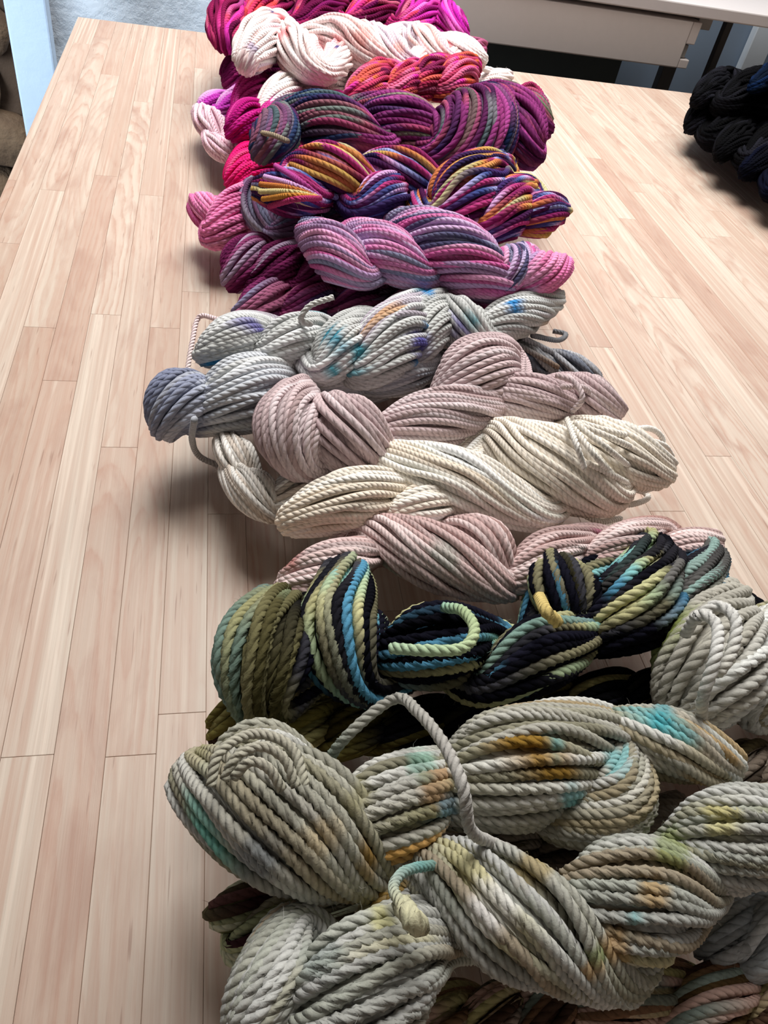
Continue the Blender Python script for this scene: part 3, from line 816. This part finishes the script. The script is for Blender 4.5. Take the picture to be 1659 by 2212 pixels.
skein('yarn_skein', 'hot pink crimson skein end above the bright pink one on the left',
      [(500, 400, 550, 320, 36), (530, 390, 620, 330, 38), (610, 380, 710, 330, 36)],
      0.06, 9, HOTPINK, 114, low=True)
skein('yarn_skein', 'pale baby pink skein end lying on the wood at the back left',
      [(430, 240, 485, 300, 34), (450, 300, 510, 340, 30), (500, 340, 600, 300, 32), (590, 340, 690, 290, 32)],
      0.045, 10, PALEPINK, 115, low=True)
skein('yarn_skein', 'violet skein end just behind the pale pink one on the left',
      [(428, 235, 480, 205, 20), (470, 250, 540, 190, 26), (530, 240, 620, 190, 26)],
      0.05, 9, VIOLET, 116, low=True)
skein('yarn_skein', 'dark magenta twisted skein at the left of the blush white one',
      [(500, 290, 560, 230, 40), (515, 230, 575, 180, 38), (560, 280, 650, 220, 40), (640, 270, 740, 220, 38)],
      0.085, 9, MAGENTA, 117, low=True)
skein('yarn_skein', 'berry purple skein end under the white and coral skein at the far left',
      [(495, 180, 545, 120, 38), (530, 190, 620, 140, 38), (610, 180, 710, 130, 36)],
      0.06, 9, BERRY, 118, low=True)
skein('yarn_skein', 'dusty rose skein end showing right of the white skein at the back',
      [(880, 150, 960, 90, 30), (950, 140, 1040, 100, 30)],
      0.06, 9, DUSTY, 119, low=True)
skein('yarn_skein', 'blush white skein lying behind the dark blue and purple one',
      [(575, 260, 640, 170, 46), (620, 220, 760, 160, 42), (750, 220, 860, 170, 38), (850, 210, 960, 170, 36), (950, 200, 1040, 160, 32), (1020, 190, 1100, 165, 24)],
      0.09, 9, BLUSH, 120, low=True,
      ties=[dict(pts=p_, w=10, col=['#f8efee', '#fbf5f4'], name='loose_strand') for p_ in (
          [(1010, 150, 0.13), (1060, 150, 0.11), (1105, 178, 0.08), (1120, 190, 0.06)],
          [(1020, 140, 0.13), (1070, 162, 0.10), (1100, 190, 0.07)])])

# ------------------------------------------------------------------ upper layer, front to back
skein('yarn_skein', 'grey-green speckled skein nearest the camera with a small tied knot',
      [(530, 2280, 650, 1990, 85, 10), (640, 2250, 945, 2010, 134), (885, 1880, 1345, 2110, 120, 15), (1195, 1985, 1530, 1900, 124), (1440, 1855, 1740, 1770, 110)],
      0.105, 27, GREYGREEN, 201, spots=[(1325,2040,24,'#b58a45'),(1410,1920,32,'#b08a4a'),(1150,1885,28,'#a08a50'),(1370,1995,24,'#7ab8bc'),(1060,1965,45,'#e6e6e6'),(1450,1830,30,'#7d8c48'),(820,1985,25,'#c9c47c'),(1270,2090,20,'#b58a45'),(1285,2060,15,'#6f7d3a'),(700,2080,40,'#9aa6a2'),(1560,1780,30,'#c9c07c')], hi=True, group=G_FRONT,
      ties=[dict(pts=[(915, 2010, 0.15), (885, 1985, 0.165), (865, 1950, 0.16), (850, 1915, 0.15), (880, 1880, 0.14), (960, 1865, 0.12)], w=26, col=['#c9c6a4', '#c9c6a4', '#a9b8ae', '#7fb0ac', '#8a9c8c'], name='tie_strand', label='pale knotted tie strand'), dict(pts=[(870, 1955, 0.155), (890, 1985, 0.168), (905, 2000, 0.16)], w=52, col=['#c4c2a2', '#cbc8a8'], name='knot', label='pale straw knot')])
skein('yarn_skein', 'grey and teal flecked skein, second from the camera, with a long loose tie strand',
      [(470, 1700, 660, 1660, 78, 50), (435, 1680, 820, 1870, 142, 5), (700, 1840, 990, 1660, 106), (920, 1730, 1310, 1585, 122), (1300, 1585, 1190, 1765, 82, 105), (1280, 1580, 1575, 1655, 80, 15)],
      0.100, 25, GREYTEAL, 202, zones=[(1480, 2000, 80, TAN)], spots=[(1195,1620,20,'#4fb0b8'),(1330,1650,26,'#62b6bc'),(1230,1720,20,'#55b4bc'),(1430,1548,20,'#1f9aa8'),(940,1695,30,'#b08040'),(965,1735,20,'#5a8fa8'),(905,1660,25,'#8fc0ae'),(780,1720,25,'#8f8a64'),(700,1800,30,'#c8b48c'),(1160,1640,14,'#8a6a2a'),(560,1850,35,'#7f8890')], hi=True, group=G_FRONT,
      ties=[dict(pts=[(690, 1680, 0.09), (740, 1600, 0.12), (850, 1510, 0.135), (905, 1540, 0.15), (960, 1610, 0.16), (1000, 1700, 0.165), (1015, 1790, 0.15), (1060, 1820, 0.13), (1110, 1840, 0.11)], w=28, col=['#7f9c8e', '#9a9a90', '#a9a7a0', '#b5b2ac', '#c0beb9', '#c2bfb8'], name='tie_strand', label='long grey loose tie strand')] + [
            dict(pts=p_, w=25, col=['#a9a796', '#b9b5a6', '#a9a796'], name='end_loop') for p_ in (
            [(455, 1700, 0.15), (475, 1625, 0.155), (550, 1585, 0.15), (630, 1615, 0.15), (660, 1700, 0.15)],
            [(485, 1685, 0.165), (510, 1635, 0.17), (565, 1612, 0.168), (615, 1640, 0.165), (640, 1700, 0.16)],
            [(505, 1680, 0.172), (540, 1645, 0.178), (580, 1660, 0.176), (610, 1705, 0.17)])])
skein('yarn_skein', 'black, teal and lime striped skein stretching across the middle foreground',
      [(600, 1310, 590, 1530, 105, -30), (745, 1230, 800, 1490, 90, -45), (820, 1420, 1050, 1370, 92), (1030, 1490, 1280, 1350, 80), (1180, 1225, 1250, 1345, 68), (1400, 1190, 1290, 1375, 92, 40), (1530, 1190, 1420, 1350, 60, 20)],
      0.085, 24, DARKTEAL, 233, zones=[(0, 625, 70, OLIVE2), (1440, 2000, 60, DARKGREY)], hi=True,
      ties=[dict(pts=[(845, 1400, 0.14), (920, 1405, 0.15), (1000, 1400, 0.152), (1025, 1360, 0.15), (1000, 1320, 0.14), (960, 1312, 0.125)], w=27, col=['#a9c2a4', '#b4cba6', '#b8c89c', '#a9bd92', '#8fb4a0'], name='tie_strand', label='mint green loop'),
            dict(pts=[(1165, 1290, 0.13), (1180, 1320, 0.15), (1205, 1345, 0.145)], w=30, col=['#cdb877', '#cdb877'], name='knot', label='straw yellow knot')])
skein('yarn_skein', 'pale grey skein with a fat upright loop at the right edge',
      [(1560, 1300, 1490, 1560, 115, 10), (1680, 1330, 1620, 1540, 75, 10), (1740, 1560, 1840, 1330, 80)],
      0.08, 26, PALEGREY, 204, hi=True,
      ties=[dict(pts=p_, w=28, col=['#c9c8c2', '#d6d6d2', '#c4c2b8'], name='loose_strand', label='fat pale upright loop') for p_ in (
          [(1480, 1370, 0.13), (1510, 1328, 0.15), (1548, 1350, 0.155), (1545, 1420, 0.155), (1520, 1500, 0.14), (1515, 1550, 0.12)],
          [(1505, 1335, 0.145), (1550, 1308, 0.15), (1590, 1340, 0.155), (1580, 1410, 0.15), (1550, 1455, 0.145)])])
skein('yarn_skein', 'dusty rose skein with a rust fleck in front of the cream one',
      [(615, 1270, 820, 1190, 58), (770, 1150, 1095, 1270, 68, 10), (950, 1160, 1100, 1240, 62, 25), (1085, 1260, 1270, 1160, 55), (1250, 1230, 1430, 1140, 48), (1400, 1210, 1550, 1165, 40)],
      0.075, 15, ROSE, 205, spots=[(628,1212,20,'#a04a3e'),(1215,1220,12,'#c05a80'),(960,1205,25,'#b4bdb4')])
skein('yarn_skein', 'cream white undyed skein with a loose tassel end on the right',
      [(620, 1130, 890, 1060, 62, 15), (820, 1120, 990, 1075, 48), (780, 1000, 1180, 1110, 70, 12), (1050, 950, 1320, 1070, 82), (1220, 940, 1430, 1020, 68)],
      0.080, 14, CREAM, 206,
      ties=[dict(pts=p_, w=14, col=['#f3ece0', '#faf6ee', '#fbf8f2'], name='tassel_strand') for p_ in (
          [(1225, 905, 0.13), (1245, 960, 0.135), (1262, 1010, 0.12)],
          [(1232, 915, 0.13), (1290, 990, 0.125), (1345, 1050, 0.08)],
          [(1240, 912, 0.132), (1320, 975, 0.125), (1385, 1030, 0.07)],
          [(1245, 915, 0.13), (1340, 955, 0.12), (1425, 1000, 0.07), (1440, 1035, 0.05)],
          [(1255, 915, 0.125), (1350, 940, 0.115), (1430, 960, 0.07), (1452, 985, 0.04)],
          [(1330, 940, 0.11), (1400, 925, 0.08), (1432, 950, 0.06), (1415, 990, 0.05)],
          [(1300, 1060, 0.07), (1350, 1090, 0.05), (1400, 1075, 0.03), (1370, 1050, 0.03)],
          [(1220, 1090, 0.06), (1290, 1125, 0.04), (1340, 1120, 0.025)],
          [(1270, 1000, 0.12), (1340, 1035, 0.10), (1380, 1060, 0.06), (1410, 1055, 0.04)])])
skein('yarn_skein', 'greyish mauve skein with a star-shaped pinch at its left end',
      [(650, 850, 660, 1005, 75, -25), (670, 900, 830, 975, 82), (780, 955, 1100, 860, 62), (960, 870, 1090, 770, 78), (1020, 860, 1250, 870, 55), (1210, 830, 1330, 890, 48)],
      0.085, 14, MAUVE, 207,
      ties=[dict(pts=p_, w=14, col=['#c6b2b3', '#d3c4c6'], name='loose_strand') for p_ in (
          [(1200, 810, 0.12), (1240, 825, 0.12), (1258, 860, 0.115), (1235, 890, 0.10)],
          [(1215, 835, 0.12), (1265, 840, 0.11), (1285, 880, 0.09)],
          [(1255, 830, 0.10), (1310, 850, 0.07), (1345, 885, 0.04), (1330, 910, 0.03)])])
skein('yarn_skein', 'light grey skein speckled with turquoise and indigo',
      [(440, 770, 560, 700, 50), (560, 770, 690, 700, 48), (690, 810, 780, 690, 52), (780, 810, 910, 660, 68), (890, 770, 950, 640, 52), (930, 660, 1060, 740, 50), (1020, 725, 1200, 645, 46)],
      0.09, 13, SPECKGREY, 208, salpha=0.92, spots=[(722,735,20,'#1d8098'),(775,760,16,'#3f9fb0'),(925,633,9,'#1b84c4'),(1110,665,14,'#1484c8'),(1015,695,15,'#2a8a98'),(905,742,18,'#5550a0'),(985,715,10,'#5a52a0'),(1180,715,14,'#c08a4a'),(715,800,12,'#3f9fb0')],
      ties=[dict(pts=[(620, 690, 0.11), (670, 700, 0.12), (650, 690, 0.125), (670, 660, 0.135), (720, 642, 0.14)], w=14, col=['#c6c6c2', '#d2d2ce'], name='tie_strand', label='short pale strand end'),
            dict(pts=[(405, 800, 0.03), (415, 740, 0.04), (430, 685, 0.05), (470, 690, 0.06), (520, 705, 0.07)], w=12, col=['#e6d6d4', '#edd6d8', '#e9cfd2'], name='loose_strand', label='pale pink loose loop')])
skein('yarn_skein', 'misty blue-grey skein whose rounded end sits furthest left on the wood',
      [(355, 920, 445, 850, 68, 20), (430, 905, 620, 800, 74), (540, 810, 700, 740, 60), (690, 830, 820, 760, 55), (810, 830, 930, 770, 50)],
      0.065, 13, BLUEMIST, 209, zones=[(0, 445, 50, SLATE)],
      ties=[dict(pts=[(420, 905, 0.10), (415, 950, 0.06), (430, 985, 0.03), (470, 1005, 0.015)], w=15, col=['#b0b4bc', '#c3c5c8', '#b8b6b6'], name='tie_strand', label='grey tie loop')])
skein('yarn_skein', 'orchid pink and grey striped skein in front of the rainbow one',
      [(665, 500, 790, 600, 54), (760, 500, 920, 600, 54), (850, 490, 1090, 620, 70, 10), (1000, 510, 1060, 605, 48), (1050, 620, 1140, 550, 46), (1110, 610, 1220, 575, 42)],
      0.115, 12, ORCHID, 210, h=0.9, tw=-2.2, zones=[(1170, 2000, 40, PINK)])
skein('yarn_skein', 'rainbow striped skein of purple, orange, navy and gold strands',
      [(560, 410, 690, 430, 48, 5), (630, 370, 810, 420, 62, 15), (770, 455, 870, 395, 46), (790, 370, 960, 420, 58, 10), (940, 480, 1080, 370, 76), (1040, 500, 1140, 410, 56), (1120, 480, 1210, 450, 44)],
      0.125, 13, CARNIVAL, 211, h=0.85,
      ties=[dict(pts=[(x0, y0, 0.15), ((x0 + 690) / 2, (y0 + 428) / 2 - 6, 0.178), (692, 428, 0.165)], w=13, col=[c_, c_], name='fanned_strand') for x0, y0, c_ in (
          (595, 358, '#b04a90'), (572, 382, '#c79ac8'), (563, 398, '#b9703c'), (562, 414, '#cfc08a'), (568, 430, '#c4843e'), (582, 446, '#b03a6a'))])
skein('yarn_skein', 'midnight blue and purple skein with big round twists',
      [(560, 330, 630, 250, 46), (615, 245, 830, 320, 60, 8), (775, 240, 975, 325, 60, 8), (940, 350, 1095, 240, 84), (1040, 215, 1145, 335, 62, 15), (1110, 220, 1175, 280, 44)],
      0.135, 12.5, MIDNIGHT, 212, h=0.95, tw=-2.0, zones=[(0, 770, 60, INK), (800, 950, 60, WINE), (1110, 2000, 60, WINE)],
      ties=[dict(pts=p_, w=12, col=c_, name='loose_strand') for p_, c_ in (
          ([(1128, 225, 0.15), (1122, 195, 0.15), (1148, 182, 0.15), (1170, 205, 0.145), (1150, 222, 0.15)], ['#8a2a50', '#a03a60']),
          ([(1130, 235, 0.16), (1165, 225, 0.15), (1178, 240, 0.14), (1180, 270, 0.13)], ['#a83a66', '#8a2a50']),
          ([(555, 285, 0.15), (590, 292, 0.16), (622, 305, 0.165)], ['#a8947c', '#8c8070']),
          ([(1095, 365, 0.06), (1115, 345, 0.05), (1125, 325, 0.06)], ['#e8d8d6', '#e8d8d6']))])
skein('yarn_skein', 'fiery orange and hot pink skein peeking out behind the midnight blue one',
      [(760, 220, 840, 150, 38), (840, 210, 910, 150, 36), (890, 200, 960, 140, 38), (950, 200, 1020, 140, 40)],
      0.135, 10, FIRE, 213)
skein('yarn_skein', 'white skein flecked with coral and indigo near the back',
      [(530, 140, 610, 55, 46, 10), (590, 70, 700, 160, 44), (650, 85, 830, 130, 50, 15), (770, 70, 890, 145, 40), (870, 70, 970, 135, 38), (950, 90, 1040, 130, 32)],
      0.135, 10, PETAL, 214, spots=[(690,100,14,'#d8606a'),(735,84,14,'#dc6c70'),(780,80,13,'#e08a80'),(545,105,9,'#3a3a80'),(600,150,14,'#e8a0a0'),(860,105,10,'#e29a86')])
skein('yarn_skein', 'ruby and magenta skein, the furthest one at the back edge',
      [(485, 95, 520, 0, 42, 10), (530, 70, 630, -10, 46), (630, 65, 750, -10, 44), (750, 60, 870, 0, 46), (860, 70, 950, -5, 42), (930, 10, 1000, 80, 34)],
      0.11, 9.5, RUBY, 215, zones=[(890, 2000, 60, FUCHSIA)], spots=[(560,35,22,'#e8503f'),(900,60,12,'#d9692a')])

# ------------------------------------------------------------------ black and navy skeins at the right edge of the table
GB = 'black skeins piled on the right of the table'
skein('yarn_skein', 'black skein at the top of the dark pile on the right', [(1505, 220, 1570, 160, 30), (1560, 235, 1660, 165, 42), (1650, 235, 1760, 180, 42)], 0.09, 9, BLACKY, 301, low=True, group=GB)
skein('yarn_skein', 'black skein whose rounded end sticks out left of the dark pile', [(1490, 275, 1545, 225, 30), (1530, 305, 1640, 230, 42), (1630, 300, 1760, 240, 42)], 0.05, 9, BLACKY, 302, low=True, group=GB)
skein('yarn_skein', 'black skein lying between the leftmost black one and the navy one', [(1555, 335, 1620, 270, 34), (1610, 355, 1710, 280, 42), (1700, 350, 1800, 280, 40)], 0.055, 9, BLACKY, 303, low=True, group=GB)
skein('yarn_skein', 'navy skein at the near end of the dark pile', [(1610, 375, 1690, 310, 36), (1670, 420, 1780, 320, 44)], 0.05, 9, NAVY, 304, low=True)
skein('yarn_skein', 'dark blue skein at the far right edge of the dark pile', [(1625, 190, 1710, 135, 26), (1700, 200, 1800, 140, 36)], 0.13, 9, INKBLUE, 305, low=True)
print('STRAND TRIANGLES', TRI)
